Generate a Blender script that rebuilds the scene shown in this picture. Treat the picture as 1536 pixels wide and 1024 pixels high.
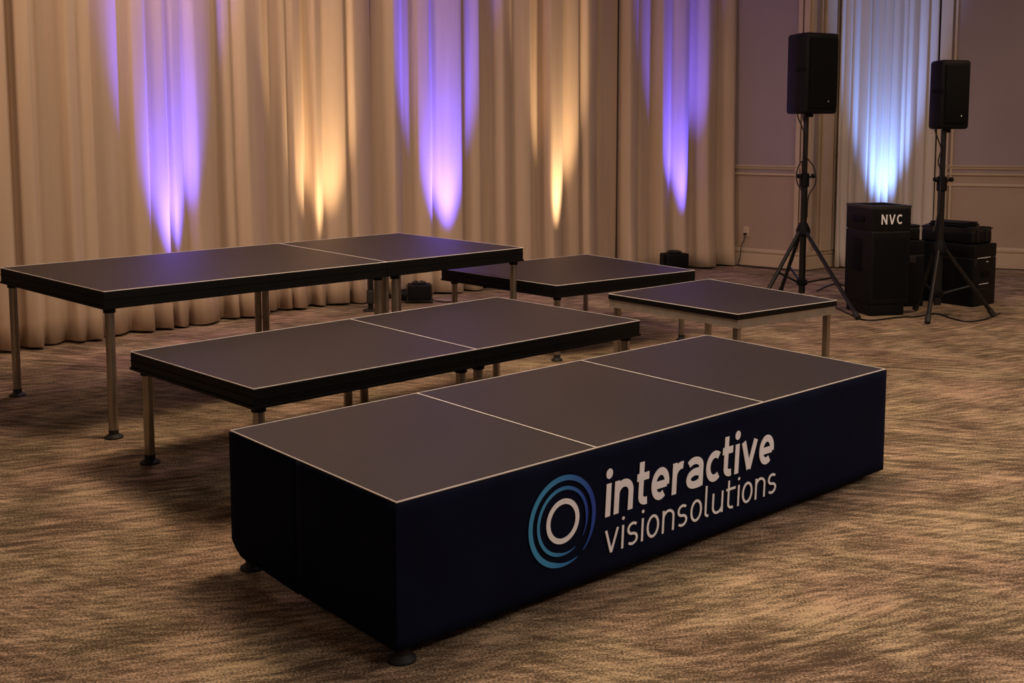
import bpy, bmesh, math, random
from mathutils import Vector, Matrix
import numpy as np
for o in list(bpy.data.objects): bpy.data.objects.remove(o)
SC = bpy.context.scene
COL = SC.collection
R = math.radians
rnd = random.Random(7)

# ------------------------------------------------------------------ camera
HC = 1.6; FP = 1650.2; PITCH = 0.1; CY = 360.9
cd = bpy.data.cameras.new('camera'); cam = bpy.data.objects.new('camera', cd); COL.objects.link(cam)
cam.location = (0, 0, HC); cam.rotation_euler = (math.pi/2 - PITCH, 0, 0)
cd.sensor_width = 36; cd.lens = FP/1536*36; cd.shift_y = -(512-CY)/1536; cd.clip_end = 100
SC.camera = cam
# ------------------------------------------------------------------ world, exposure
w = bpy.data.worlds.new('world'); SC.world = w; w.use_nodes = True
w.node_tree.nodes['Background'].inputs[0].default_value = (1, .8, .62, 1)
w.node_tree.nodes['Background'].inputs[1].default_value = 0.01
SC.view_settings.view_transform = 'Standard'; SC.view_settings.look = 'None'
SC.view_settings.gamma = 1; SC.view_settings.use_curve_mapping = False
SC.view_settings.exposure = 0.0

# image ray helpers: where a pixel of the 1536x1024 frame meets a level or an upright plane
def ray(u, v):
    a = (u-768)/FP; b = -(v-CY)/FP
    return Vector((a, math.cos(PITCH)+b*math.sin(PITCH), -math.sin(PITCH)+b*math.cos(PITCH)))
def fl(u, v, z=0.0):
    d = ray(u, v); t = (z-HC)/d.z
    return Vector((d.x*t, d.y*t, z))
def on_plane(u, v, p, n):
    d = ray(u, v); o = Vector((0, 0, HC)); t = (p-o).dot(n)/d.dot(n)
    return o+d*t
def proj_x(p):
    X, Y, Z = p[0], p[1], p[2]-HC
    return 768+FP*X/(Y*math.cos(PITCH)-Z*math.sin(PITCH))

# ------------------------------------------------------------------ lights
WARM = (1.0, .72, .49)
def area(name, loc, size, power, color, target=None, sizey=None):
    l = bpy.data.lights.new(name, 'AREA'); l.shape = 'RECTANGLE'; l.size = size; l.size_y = sizey or size
    l.energy = power; l.color = color
    o = bpy.data.objects.new(name, l); COL.objects.link(o); o.location = loc
    if target is not None:
        o.rotation_euler = (Vector(target)-Vector(loc)).to_track_quat('-Z', 'Y').to_euler()
    return o
SOFT = (1.0, .83, .70)
for i, (x, y, p, c) in enumerate([(0.4, 5.5, 155, WARM), (4.8, 3.2, 72, SOFT), (4.0, 0.2, 135, SOFT), (-2.2, 8.1, 34, WARM), (5.8, 7.6, 76, WARM), (-4.4, 0.6, 22, SOFT)]):  # overhead light, plus added fills for skirt, drape hem and far wall
    area('overhead_and_fill_light', (x, y, 4.3), 1.3, p, c)
area('drape_side_fill', (-5.0, 4.4, 4.1), 1.4, 36, (1.0, .68, .46), target=(-.2, 11.0, 2.0)).data.spread = R(84)  # added unseen side lamp raking the drapes so their folds show
def uplight(base, aim, power, color, angle, blend=0.8, z=0.15):
    l = bpy.data.lights.new('uplight_beam', 'SPOT'); l.energy = power; l.color = color
    l.spot_size = R(angle); l.spot_blend = blend; l.shadow_soft_size = 0.05
    o = bpy.data.objects.new('uplight_beam', l); COL.objects.link(o)
    o.location = (base[0], base[1], z)
    o.rotation_euler = (Vector(aim)-o.location).to_track_quat('-Z', 'Y').to_euler()
    return o

# ------------------------------------------------------------------ materials
def mat(name, color, rough=.5, metal=0.0, spec=.5, bump=None, vary=None, sheen=0):
    m = bpy.data.materials.new(name); m.use_nodes = True
    nt = m.node_tree; b = nt.nodes['Principled BSDF']
    b.inputs['Base Color'].default_value = (*color, 1); b.inputs['Roughness'].default_value = rough
    b.inputs['Metallic'].default_value = metal; b.inputs['Specular IOR Level'].default_value = spec
    if sheen: b.inputs['Sheen Weight'].default_value = sheen
    tc = nt.nodes.new('ShaderNodeTexCoord')
    if vary:
        sc_, amt = vary
        n = nt.nodes.new('ShaderNodeTexNoise'); n.inputs['Scale'].default_value = sc_; n.inputs['Detail'].default_value = 4
        nt.links.new(tc.outputs['Object'], n.inputs['Vector'])
        mr = nt.nodes.new('ShaderNodeMapRange'); mr.inputs[1].default_value = .3; mr.inputs[2].default_value = .7
        mr.inputs[3].default_value = 1-amt; mr.inputs[4].default_value = 1+amt
        nt.links.new(n.outputs['Fac'], mr.inputs[0])
        mx = nt.nodes.new('ShaderNodeVectorMath'); mx.operation = 'SCALE'
        mx.inputs[0].default_value = color; nt.links.new(mr.outputs[0], mx.inputs['Scale'])
        nt.links.new(mx.outputs[0], b.inputs['Base Color'])
    if bump:
        sc_, st = bump
        n = nt.nodes.new('ShaderNodeTexNoise'); n.inputs['Scale'].default_value = sc_; n.inputs['Detail'].default_value = 3
        nt.links.new(tc.outputs['Object'], n.inputs['Vector'])
        bp = nt.nodes.new('ShaderNodeBump'); bp.inputs['Strength'].default_value = st; bp.inputs['Distance'].default_value = .01
        nt.links.new(n.outputs['Fac'], bp.inputs['Height']); nt.links.new(bp.outputs[0], b.inputs['Normal'])
    return m
M = {}
M['deck'] = mat('deck_black_matt', (.033, .0265, .023), .5, spec=.18, bump=(260, .12), vary=(3, .08))
M['fascia'] = mat('black_painted_frame', (.0032, .003, .003), .5, spec=.18, vary=(8, .2))
M['alu'] = mat('edge_aluminium', (.95, .92, .88), .4, metal=.15, vary=(20, .08))
M['alu_frame'] = mat('brushed_aluminium_frame', (.36, .32, .28), .42, metal=.55, vary=(15, .1))
M['steel'] = mat('leg_steel', (.36, .32, .275), .3, metal=.9, vary=(12, .1))
M['rubber'] = mat('black_rubber', (.012, .011, .010), .6, vary=(20, .2))
M['skirt'] = mat('navy_cloth', (.0054, .0070, .022), .9, spec=.06, bump=(600, .2), vary=(5, .15))
M['skirtside'] = M['skirt']
M['print_white'] = mat('white_print', (.90, .91, .99), .6, spec=.2, vary=(30, .04))
M['plastic'] = mat('black_plastic', (.004, .004, .005), .55, spec=.16, bump=(300, .2), vary=(9, .2))
M['grille'] = mat('black_grille', (.003, .003, .0033), .6, spec=.12, bump=(500, .5), vary=(30, .2))
M['standmetal'] = mat('black_stand_metal', (.009, .008, .007), .4, spec=.35, vary=(14, .2))
M['case'] = mat('black_case_laminate', (.0045, .0045, .005), .5, spec=.2, vary=(12, .25))
M['caseedge'] = mat('case_edge_metal', (.05, .045, .045), .4, metal=.6, vary=(12, .2))
M['cable'] = mat('black_cable', (.008, .007, .006), .5, vary=(30, .1))
M['lens'] = mat('dark_lens_glass', (.01, .012, .014), .15, spec=.6, vary=(8, .1))
M['led'] = mat('white_badge', (.75, .75, .78), .4, vary=(30, .05))
M['outlet'] = mat('outlet_ivory', (.55, .44, .33), .4, vary=(20, .05))
M['ceil'] = mat('ceiling_paint', (.50, .45, .40), .9, bump=(30, .1), vary=(2, .04))
M['wall_up'] = mat('wall_mauve', (.335, .27, .275), .8, spec=.2, bump=(150, .08), vary=(1.2, .05))  # mauve tone for the upper walls and alcove
M['wall_low'] = mat('wainscot_paint', (.40, .30, .235), .75, spec=.2, bump=(150, .06), vary=(1.5, .05))
M['trim'] = mat('trim_paint', (.52, .41, .30), .5, spec=.3, vary=(3, .05))
M['gapshade'] = mat('painted_gap_shadow', (.05, .03, .02), .8, vary=(6, .1))  # shade of the gap under the baseboards, put in as dark colour

def curtain_mat(name, col):
    m = bpy.data.materials.new(name); m.use_nodes = True; nt = m.node_tree
    b = nt.nodes['Principled BSDF']; b.inputs['Roughness'].default_value = .85
    b.inputs['Specular IOR Level'].default_value = .15; b.inputs['Sheen Weight'].default_value = .15
    tc = nt.nodes.new('ShaderNodeTexCoord'); mp = nt.nodes.new('ShaderNodeMapping'); mp.inputs['Scale'].default_value = (4, 4, .2)
    nt.links.new(tc.outputs['Object'], mp.inputs[0])
    n = nt.nodes.new('ShaderNodeTexNoise'); n.inputs['Scale'].default_value = 3; n.inputs['Detail'].default_value = 5
    nt.links.new(mp.outputs[0], n.inputs['Vector'])
    r = nt.nodes.new('ShaderNodeValToRGB'); r.color_ramp.elements[0].position = .3; r.color_ramp.elements[1].position = .7
    r.color_ramp.elements[0].color = (*[c*.92 for c in col], 1); r.color_ramp.elements[1].color = (*[c*1.06 for c in col], 1)
    nt.links.new(n.outputs['Fac'], r.inputs[0]); nt.links.new(r.outputs[0], b.inputs['Base Color'])
    wv = nt.nodes.new('ShaderNodeTexNoise'); wv.inputs['Scale'].default_value = 400
    nt.links.new(tc.outputs['Object'], wv.inputs['Vector'])
    bp = nt.nodes.new('ShaderNodeBump'); bp.inputs['Strength'].default_value = .15; bp.inputs['Distance'].default_value = .005
    nt.links.new(wv.outputs['Fac'], bp.inputs['Height']); nt.links.new(bp.outputs[0], b.inputs['Normal'])
    return m
M['curtain'] = curtain_mat('beige_drape_cloth', (.55, .42, .315))
M['sheer'] = curtain_mat('pale_alcove_cloth', (.62, .56, .52))

def carpet_mat():
    m = bpy.data.materials.new('patterned_carpet'); m.use_nodes = True; nt = m.node_tree; L = nt.links
    b = nt.nodes['Principled BSDF']; b.inputs['Roughness'].default_value = .95; b.inputs['Specular IOR Level'].default_value = .1
    tc = nt.nodes.new('ShaderNodeTexCoord')
    def node(t, **k):
        n = nt.nodes.new(t)
        for a, v in k.items(): setattr(n, a, v)
        return n
    # warp
    wn = node('ShaderNodeTexNoise'); wn.inputs['Scale'].default_value = .9; wn.inputs['Detail'].default_value = 2
    L.new(tc.outputs['Object'], wn.inputs['Vector'])
    ws = node('ShaderNodeVectorMath', operation='SUBTRACT'); L.new(wn.outputs['Color'], ws.inputs[0]); ws.inputs[1].default_value = (.5, .5, .5)
    wm = node('ShaderNodeVectorMath', operation='SCALE'); L.new(ws.outputs[0], wm.inputs[0]); wm.inputs['Scale'].default_value = .22
    wa = node('ShaderNodeVectorMath', operation='ADD'); L.new(tc.outputs['Object'], wa.inputs[0]); L.new(wm.outputs[0], wa.inputs[1])
    def streak(rot, sx, sy, scale, detail=3, rough=.6):
        mp = node('ShaderNodeMapping'); mp.vector_type = 'TEXTURE'
        mp.inputs['Rotation'].default_value = (0, 0, rot); mp.inputs['Scale'].default_value = (1/sx, 1/sy, 1)
        L.new(wa.outputs[0], mp.inputs[0])
        n = node('ShaderNodeTexNoise'); n.inputs['Scale'].default_value = scale; n.inputs['Detail'].default_value = detail; n.inputs['Roughness'].default_value = rough
        L.new(mp.outputs[0], n.inputs['Vector']); return n
    a = streak(R(30), 1.0, 13, 2.1, 5, .66); a2 = streak(R(-20), 1.0, 11, 2.2, 5, .66)
    msk = node('ShaderNodeTexNoise'); msk.inputs['Scale'].default_value = .8; msk.inputs['Detail'].default_value = 1
    L.new(tc.outputs['Object'], msk.inputs['Vector'])
    mr = node('ShaderNodeMapRange'); mr.inputs[1].default_value = .35; mr.inputs[2].default_value = .65; L.new(msk.outputs['Fac'], mr.inputs[0])
    mx = node('ShaderNodeMix', data_type='FLOAT'); L.new(mr.outputs[0], mx.inputs[0]); L.new(a.outputs['Fac'], mx.inputs[2]); L.new(a2.outputs['Fac'], mx.inputs[3])
    blot = node('ShaderNodeTexNoise'); blot.inputs['Scale'].default_value = 3.2; blot.inputs['Detail'].default_value = 4
    L.new(wa.outputs[0], blot.inputs['Vector'])
    pile = node('ShaderNodeTexNoise'); pile.inputs['Scale'].default_value = 130; pile.inputs['Detail'].default_value = 2
    L.new(tc.outputs['Object'], pile.inputs['Vector'])
    def math_(op, x, y):
        n = node('ShaderNodeMath', operation=op)
        for i, q in enumerate((x, y)):
            if isinstance(q, (int, float)): n.inputs[i].default_value = q
            else: L.new(q, n.inputs[i])
        return n.outputs[0]
    f = math_('ADD', math_('MULTIPLY', mx.outputs[0], .42), math_('MULTIPLY', blot.outputs['Fac'], .24))
    f = math_('ADD', f, math_('MULTIPLY', streak(R(12), 1.0, 5.5, 8, 3, .6).outputs['Fac'], .34))
    f = math_('ADD', f, math_('MULTIPLY', math_('SUBTRACT', pile.outputs['Fac'], .5), .46))
    r = node('ShaderNodeValToRGB'); cr = r.color_ramp
    cr.elements[0].position = .415; cr.elements[0].color = (.09, .064, .043, 1)
    cr.elements[1].position = .60; cr.elements[1].color = (.56, .41, .275, 1)
    e = cr.elements.new(.475); e.color = (.19, .138, .092, 1)
    e = cr.elements.new(.53); e.color = (.31, .23, .158, 1)
    L.new(f, r.inputs[0])
    # greenish and reddish tufts
    hn = node('ShaderNodeTexNoise'); hn.inputs['Scale'].default_value = 2.2; L.new(tc.outputs['Object'], hn.inputs['Vector'])
    hr = node('ShaderNodeValToRGB'); hr.color_ramp.elements[0].position = .4; hr.color_ramp.elements[0].color = (1.0, 1.03, .96, 1)
    hr.color_ramp.elements[1].position = .6; hr.color_ramp.elements[1].color = (1.03, .975, .99, 1); L.new(hn.outputs['Fac'], hr.inputs[0])
    mm = node('ShaderNodeVectorMath', operation='MULTIPLY'); L.new(r.outputs[0], mm.inputs[0]); L.new(hr.outputs[0], mm.inputs[1])
    L.new(mm.outputs[0], b.inputs['Base Color'])
    bp = node('ShaderNodeBump'); bp.inputs['Strength'].default_value = .5; bp.inputs['Distance'].default_value = .006
    L.new(pile.outputs['Fac'], bp.inputs['Height']); L.new(bp.outputs[0], b.inputs['Normal'])
    return m
M['carpet'] = carpet_mat()
def ring_mat():
    m = bpy.data.materials.new('blue_print'); m.use_nodes = True; nt = m.node_tree; b = nt.nodes['Principled BSDF']
    b.inputs['Roughness'].default_value = .6
    tc = nt.nodes.new('ShaderNodeTexCoord'); sp = nt.nodes.new('ShaderNodeSeparateXYZ'); nt.links.new(tc.outputs['Generated'], sp.inputs[0])
    r = nt.nodes.new('ShaderNodeValToRGB'); r.color_ramp.elements[0].position = .25; r.color_ramp.elements[0].color = (.04, .30, .62, 1)
    r.color_ramp.elements[1].position = .95; r.color_ramp.elements[1].color = (.010, .055, .42, 1)
    nt.links.new(sp.outputs[0], r.inputs[0]); nt.links.new(r.outputs[0], b.inputs['Base Color'])
    return m
M['print_blue'] = ring_mat()

# ------------------------------------------------------------------ object helpers
ORG = {}
def thing(name, loc, label, cat, group=None):
    o = bpy.data.objects.new(name, None); COL.objects.link(o); o.empty_display_size = .1
    o.location = loc; ORG[o.name] = Vector(loc)
    o['label'] = label; o['category'] = cat
    if group: o['group'] = group
    return o
def obj(name, bm, m, parent=None, smooth=False, label=None):
    """bm holds world coordinates; a child is written relative to its thing's base"""
    bmesh.ops.recalc_face_normals(bm, faces=bm.faces[:])
    org = ORG.get(parent.name, Vector()) if parent else Vector()
    me = bpy.data.meshes.new(name)
    if parent is None:
        vs = [v.co for v in bm.verts]
        org = Vector(((min(v.x for v in vs)+max(v.x for v in vs))/2, (min(v.y for v in vs)+max(v.y for v in vs))/2, min(v.z for v in vs)))
    bmesh.ops.translate(bm, verts=bm.verts[:], vec=-org)
    bm.to_mesh(me); bm.free()
    for mm in (m if isinstance(m, (list, tuple)) else [m]): me.materials.append(mm)
    if smooth:
        for p in me.polygons: p.use_smooth = True
        me.set_sharp_from_angle(angle=R(38))
    o = bpy.data.objects.new(name, me); COL.objects.link(o)
    if parent: o.parent = parent; ORG[o.name] = org
    else: o.location = org; ORG[o.name] = org
    if label: o['label'] = label
    return o
def tag(o, label, cat, group=None):
    o['label'] = label; o['category'] = cat
    if group: o['group'] = group
    return o
def struct(name, bm, m, smooth=False):
    o = obj(name, bm, m, None, smooth); o['kind'] = 'structure'; return o
def prism(bm, pts, z0, z1):
    """pts: xy polygon, extruded from z0 to z1 (z may be per-point lists)"""
    n = len(pts)
    lo = [bm.verts.new((p[0], p[1], z0)) for p in pts]; hi = [bm.verts.new((p[0], p[1], z1)) for p in pts]
    bm.faces.new(lo[::-1]); bm.faces.new(hi)
    for i in range(n): bm.faces.new((lo[i], lo[(i+1) % n], hi[(i+1) % n], hi[i]))
def hollow(bm, out, inn, z0, z1):
    n = len(out)
    a = [[bm.verts.new((p[0], p[1], z)) for p in q] for z in (z0, z1) for q in (out, inn)]
    o0, i0, o1, i1 = a
    for k in range(n):
        j = (k+1) % n
        bm.faces.new((o0[k], o0[j], o1[j], o1[k])); bm.faces.new((i0[j], i0[k], i1[k], i1[j]))
        bm.faces.new((o1[k], o1[j], i1[j], i1[k])); bm.faces.new((o0[j], o0[k], i0[k], i0[j]))
def inset(pts, d):
    n = len(pts); P = [Vector((p[0], p[1])) for p in pts]; res = []
    ar = sum(P[i].x*P[(i+1) % n].y-P[(i+1) % n].x*P[i].y for i in range(n))
    s = 1 if ar > 0 else -1
    for i in range(n):
        a = (P[i]-P[i-1]).normalized(); b = (P[(i+1) % n]-P[i]).normalized()
        na = Vector((-a.y, a.x))*s; nb = Vector((-b.y, b.x))*s
        k = (na+nb); res.append(P[i]+k*(d/(1+na.dot(nb))))
    return res
def frame_axes(d):
    d = d.normalized(); u = d.cross(Vector((0, 0, 1)))
    if u.length < 1e-3: u = Vector((1, 0, 0))
    u.normalize(); return u, d.cross(u).normalized()
def tube(bm, a, b, r0, r1=None, seg=16, caps=True):
    a, b = Vector(a), Vector(b); r1 = r0 if r1 is None else r1; u, v = frame_axes(b-a)
    A = []; B = []
    for i in range(seg):
        t = 2*math.pi*i/seg; k = u*math.cos(t)+v*math.sin(t)
        A.append(bm.verts.new(a+k*r0)); B.append(bm.verts.new(b+k*r1))
    for i in range(seg): bm.faces.new((A[i], A[(i+1) % seg], B[(i+1) % seg], B[i]))
    if caps: bm.faces.new(A[::-1]); bm.faces.new(B)
def lathe(bm, base, prof, seg=20):
    rings = []
    for r, z in prof:
        rings.append([bm.verts.new((base[0]+r*math.cos(2*math.pi*i/seg), base[1]+r*math.sin(2*math.pi*i/seg), base[2]+z)) for i in range(seg)])
    for A, B in zip(rings, rings[1:]):
        for i in range(seg): bm.faces.new((A[i], A[(i+1) % seg], B[(i+1) % seg], B[i]))
    bm.faces.new(rings[0][::-1]); bm.faces.new(rings[-1])
def path_tube(bm, pts, r, seg=8):
    pts = [Vector(p) for p in pts]
    # Catmull-Rom
    q = []
    for i in range(len(pts)-1):
        p0 = pts[max(i-1, 0)]; p1 = pts[i]; p2 = pts[i+1]; p3 = pts[min(i+2, len(pts)-1)]
        for k in range(6):
            t = k/6; q.append(.5*((2*p1)+(p2-p0)*t+(2*p0-5*p1+4*p2-p3)*t*t+(3*p1-p0-3*p2+p3)*t**3))
    q.append(pts[-1]); rings = []
    for i, p in enumerate(q):
        d = (q[min(i+1, len(q)-1)]-q[max(i-1, 0)]); u, v = frame_axes(d)
        rings.append([bm.verts.new(p+(u*math.cos(2*math.pi*k/seg)+v*math.sin(2*math.pi*k/seg))*r) for k in range(seg)])
    for A, B in zip(rings, rings[1:]):
        for i in range(seg): bm.faces.new((A[i], A[(i+1) % seg], B[(i+1) % seg], B[i]))
    bm.faces.new(rings[0][::-1]); bm.faces.new(rings[-1])
def box(bm, c, s, rz=0.0, bev=0.0, mtx=None):
    t = bmesh.new(); bmesh.ops.create_cube(t, size=1)
    bmesh.ops.scale(t, vec=Vector(s), verts=t.verts[:])
    if bev: bmesh.ops.bevel(t, geom=t.edges[:]+t.verts[:], offset=bev, segments=3, affect='EDGES', profile=.6)
    m4 = mtx if mtx is not None else Matrix.Translation(Vector(c)) @ Matrix.Rotation(rz, 4, 'Z')
    if mtx is not None: bmesh.ops.translate(t, verts=t.verts[:], vec=Vector(c))
    t.transform(m4); me = bpy.data.meshes.new('tmp'); t.to_mesh(me); t.free(); bm.from_mesh(me); bpy.data.meshes.remove(me)

# ------------------------------------------------------------------ the room
CEIL = 4.35
def wall(name, a, b, m, z0=0, z1=CEIL, th=.12, side=1):
    a = Vector((a[0], a[1])); b = Vector((b[0], b[1])); d = (b-a).normalized(); n = Vector((-d.y, d.x))*th*side
    bm = bmesh.new(); prism(bm, [a, b, b+n, a+n], z0, z1)
    return struct(name, bm, m)
# hem line of the drapes, read along the floor
hem = [(-4.9, 7.0), (-4.3, 7.45), (-3.71, 7.93), (-3.30, 8.30), (-2.87, 8.86), (-2.44, 9.32), (-1.99, 9.84), (-1.5, 10.24), (-.72, 10.84), (.9, 12.0), (2.58, 13.19)]
K0 = Vector((2.46, 13.56)); K1 = fl(1207, 406).to_2d(); dB = (fl(1207, 406)-fl(1096, 396.5)).to_2d().normalized()
dW = Vector((.817, .577)); nW = Vector((-.577, .817))
p0 = Vector((2.58, 13.19))+nW*.38
# wall corner: back wall line meets right wall segment line
def isect(p, d, q, e):
    den = d.x*e.y-d.y*e.x; t = ((q.x-p.x)*e.y-(q.y-p.y)*e.x)/den; return p+d*t
WC = isect(p0, dW, K1, dB)
WL = WC-dW*13.0
wall('wall_back', WL, WC, M['wall_up'])
RAIL0, RAIL1 = 1.08, 1.20
C0 = fl(1398, 399).to_2d(); C1 = fl(1536, 405).to_2d(); dC = (C1-C0).normalized(); CE = C0+dC*4.5
AL0 = Vector((3.80, 12.86)); AL1 = Vector((3.72, 13.35)); AL2 = Vector((5.0, 13.50)); AL3 = Vector((C0.x+.03, C0.y+.05))
floor_poly = [(-9.5, -5), (9.6, -5), (9.6, 16), (-9.5, 16)]
bm = bmesh.new(); prism(bm, floor_poly, -.1, 0); struct('floor', bm, M['carpet'])
bm = bmesh.new(); prism(bm, floor_poly, CEIL, CEIL+.1); struct('ceiling', bm, M['ceil'])
wall('wall_front', (-9.5, -5), (9.6, -5), M['wall_low'], side=-1)
wall('wall_left', (-9.5, -5), (-9.5, 12), M['wall_low'])
wall('wall_far_right', (9.6, -5), (9.6, 14), M['wall_low'], side=-1)
def two_tone(name, a, b, side=1, th=.12):
    a = Vector(a); b = Vector(b); d = (b-a).normalized(); n = Vector((-d.y, d.x))*th*side
    bm = bmesh.new(); prism(bm, [a, b, b+n, a+n], 0, RAIL0)
    k = len(bm.faces); prism(bm, [a, b, b+n, a+n], RAIL0, CEIL); bm.faces.ensure_lookup_table()
    for f in bm.faces[k:]: f.material_index = 1
    return struct(name, bm, [M['wall_low'], M['wall_up']])
two_tone('wall_right', WC, K1)
two_tone('wall_alcove_left', K1, AL0)
wall('wall_alcove_side', AL0, AL1, M['wall_up'])
wall('wall_alcove_back', AL1, AL2, M['wall_up'])
wall('wall_alcove_right', AL2, AL3, M['wall_up'])
two_tone('wall_far', C0, CE)
# mouldings: profile strips in front of a wall segment
tn = [0]
def strip(a, b, z0, z1, out, m='trim', name=None, a_ext=0, b_ext=0, prof=None):
    a = Vector(a); b = Vector(b); d = (b-a).normalized(); n = Vector((d.y, -d.x))
    a = a-d*a_ext; b = b+d*b_ext
    prof = prof or [(0, z0), (out, z0), (out, z1-.01), (out*.6, z1), (0, z1)]
    bm = bmesh.new()
    A = [bm.verts.new((a.x+n.x*q, a.y+n.y*q, z)) for q, z in prof]; B = [bm.verts.new((b.x+n.x*q, b.y+n.y*q, z)) for q, z in prof]
    for i in range(len(prof)): j = (i+1) % len(prof); bm.faces.new((A[i], A[j], B[j], B[i]))
    bm.faces.new(A[::-1]); bm.faces.new(B)
    tn[0] += 1
    return struct(name or 'trim_%d' % tn[0], bm, M[m])
BB = .215
def base_prof(h): return [(0, 0.012), (.022, .012), (.022, h*.70), (.016, h*.74), (.030, h*.80), (.034, h*.9), (.018, h*.96), (.014, h), (0, h)]
def rail(a, b, z0, z1, ext=(0, 0)):
    strip(a, b, z1-.035, z1, .045, a_ext=ext[0], b_ext=ext[1], prof=[(0, z1-.05), (.02, z1-.045), (.03, z1-.02), (.045, z1-.012), (.045, z1), (0, z1)])
    strip(a, b, z0-.01, z0+.022, .028, a_ext=ext[0], b_ext=ext[1], prof=[(0, z0-.014), (.014, z0-.012), (.028, z0), (.028, z0+.014), (.012, z0+.022), (0, z0+.022)])
rail(WC, K1, 1.085, 1.195)
rail(C0, CE, 1.085, 1.195)
strip(C0, CE, .955, .985, .018)
strip(WC, K1, 0, BB, .03, name='baseboard_right', prof=base_prof(BB), b_ext=.02)
strip(K1, AL0, 0, BB, .03, name='baseboard_alcove', prof=base_prof(BB), a_ext=.02)
strip(C0, CE, 0, .235, .03, name='baseboard_far', prof=base_prof(.25))
for nm, a, b in (('trim_gapshade_right', WC, K1), ('trim_gapshade_alcove', K1, AL0), ('trim_gapshade_far', C0, CE)):
    strip(a, b, 0, .012, .04, m='gapshade', name=nm)  # dark strip standing in for the shadow below each baseboard
# upright casings at the outside corner and along the alcove
def upright(a, b, t0, t1, out, m='trim', z0=BB):
    a = Vector(a); b = Vector(b); L_ = (b-a).length; d = (b-a).normalized()
    return strip(a+d*(L_*t0), a+d*(L_*t1), z0, CEIL, out, m)
upright(WC, K1, .905, .94, .03); upright(WC, K1, .955, 1.0, .035)
upright(K1, AL0, .0, .10, .035); upright(K1, AL0, .30, .36, .02); upright(K1, AL0, .40, .72, .05); upright(K1, AL0, .80, .9, .04)
upright(C0, CE, .0, .028, .045); upright(C0, CE, .034, .040, .02)

# ------------------------------------------------------------------ drapes
def resample(poly, n=800):
    P = [Vector(p) for p in poly]; q = []
    for i in range(len(P)-1):
        a0 = P[max(i-1, 0)]; a1 = P[i]; a2 = P[i+1]; a3 = P[min(i+2, len(P)-1)]
        for k in range(60):
            t = k/60; q.append(.5*((2*a1)+(a2-a0)*t+(2*a0-5*a1+4*a2-a3)*t*t+(3*a1-a0-3*a2+a3)*t**3))
    q.append(P[-1]); return q
def px_on_line(line, px, z=1.3):
    best = None
    for i in range(len(line)-1):
        x0 = proj_x((line[i].x, line[i].y, z)); x1 = proj_x((line[i+1].x, line[i+1].y, z))
        if (x0-px)*(x1-px) <= 0 and x0 != x1:
            t = (px-x0)/(x1-x0); return i+t
    return 0.0 if px < proj_x((line[0].x, line[0].y, z)) else float(len(line)-1)
RECESS = [(11, 20), (50, 92), (135, 185), (240, 244), (317, 328), (391, 413), (448, 461), (555, 576), (598, 617), (711, 737), (787, 809), (888, 925), (949, 978), (1023, 1033)]
def drape(label, line, creases, top_shift, m, amp=.42, maxa=.13, seed=1, ztop=4.25, base_out=.075, group='floor-length drapes', out=1, zb=.012):
    r_ = random.Random(seed)
    idx = [px_on_line(line, c) for c in creases]
    # parameter -> point
    def P(s):
        s = max(0, min(len(line)-1.001, s)); i = int(s); return line[i].lerp(line[i+1], s-i)
    folds = []
    for a, b in zip(idx, idx[1:]):
        wdt = max(.01, (P(b)-P(a)).length)
        mid = (creases[len(folds)]+creases[len(folds)+1])/2
        rec = any(u0 <= mid <= u1 for u0, u1 in RECESS)
        folds.append((a, b, wdt, min(maxa, amp*wdt)*r_.uniform(.75, 1.1)*(.5 if rec else 1), r_.choice([0, .12, .5, .88, 1]), r_.uniform(0, 6), 0 if rec else 1))
    NZ = 22; bm = bmesh.new(); rows = []
    for k in range(NZ+1):
        zt = k/NZ; row = []
        for fi, (a, b, wdt, A, g, ph, up_) in enumerate(folds):
            n = max(10, int(wdt/.012)); n = min(n, 34)
            for j in range(n if fi < len(folds)-1 else n+1):
                t = j/n
                s = a+(b-a)*t
                p = P(s); q = P(s+1) if s < len(line)-2 else P(s); pr = P(s-1); d = (q-pr).normalized(); nn = Vector((d.y, -d.x))*out
                z = zb+(ztop-zb)*zt
                low = (1-zt)
                pk = .18+.64*g; u_ = t/pk if t < pk else (1-t)/(1-pk); prof = max(0, u_)**.8; prof = prof*(1.35-.35*prof*prof)
                lvl = up_
                e_ = min(.35, .022/wdt)
                lp_ = folds[fi-1][6] if fi else -up_*1.0
                ln_ = folds[fi+1][6] if fi < len(folds)-1 else -up_*1.0
                if t < e_: lvl = (lp_+up_)/2+(up_-lp_)/2*(t/e_)
                elif t > 1-e_: lvl = (ln_+up_)/2+(up_-ln_)/2*((1-t)/e_)
                dep = A*prof*(.72+.4*low)+base_out*lvl*(.8+.3*low)
                # hem flares and wanders a little
                fl_ = math.exp(-z/.35)
                dep += fl_*(.035*math.sin(t*math.pi)+.012*math.sin(ph+s*.11))
                sl = math.sin(ph*1.7)*.012*zt+top_shift*.01*zt
                zz = z if k else z+.012*abs(math.sin(ph+t*2.5))
                row.append(bm.verts.new((p.x+nn.x*dep+d.x*sl, p.y+nn.y*dep+d.y*sl, zz)))
        rows.append(row)
    for A_, B_ in zip(rows, rows[1:]):
        for i in range(len(A_)-1): bm.faces.new((A_[i], A_[i+1], B_[i+1], B_[i]))
    o = obj('drape', bm, m, None, smooth=False)
    for p in o.data.polygons: p.use_smooth = True
    md = o.modifiers.new('thick', 'SOLIDIFY'); md.thickness = .004; md.offset = -1
    tag(o, label, 'curtain', group)
    return o
line = resample(hem)
drape('beige drape at far left with a violet beam on its right half', line,
      [-190, -120, -60, -20, 11, 20, 50, 92, 113, 135, 185, 212, 241, 268, 317.5], 1, M['curtain'], seed=3)
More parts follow.
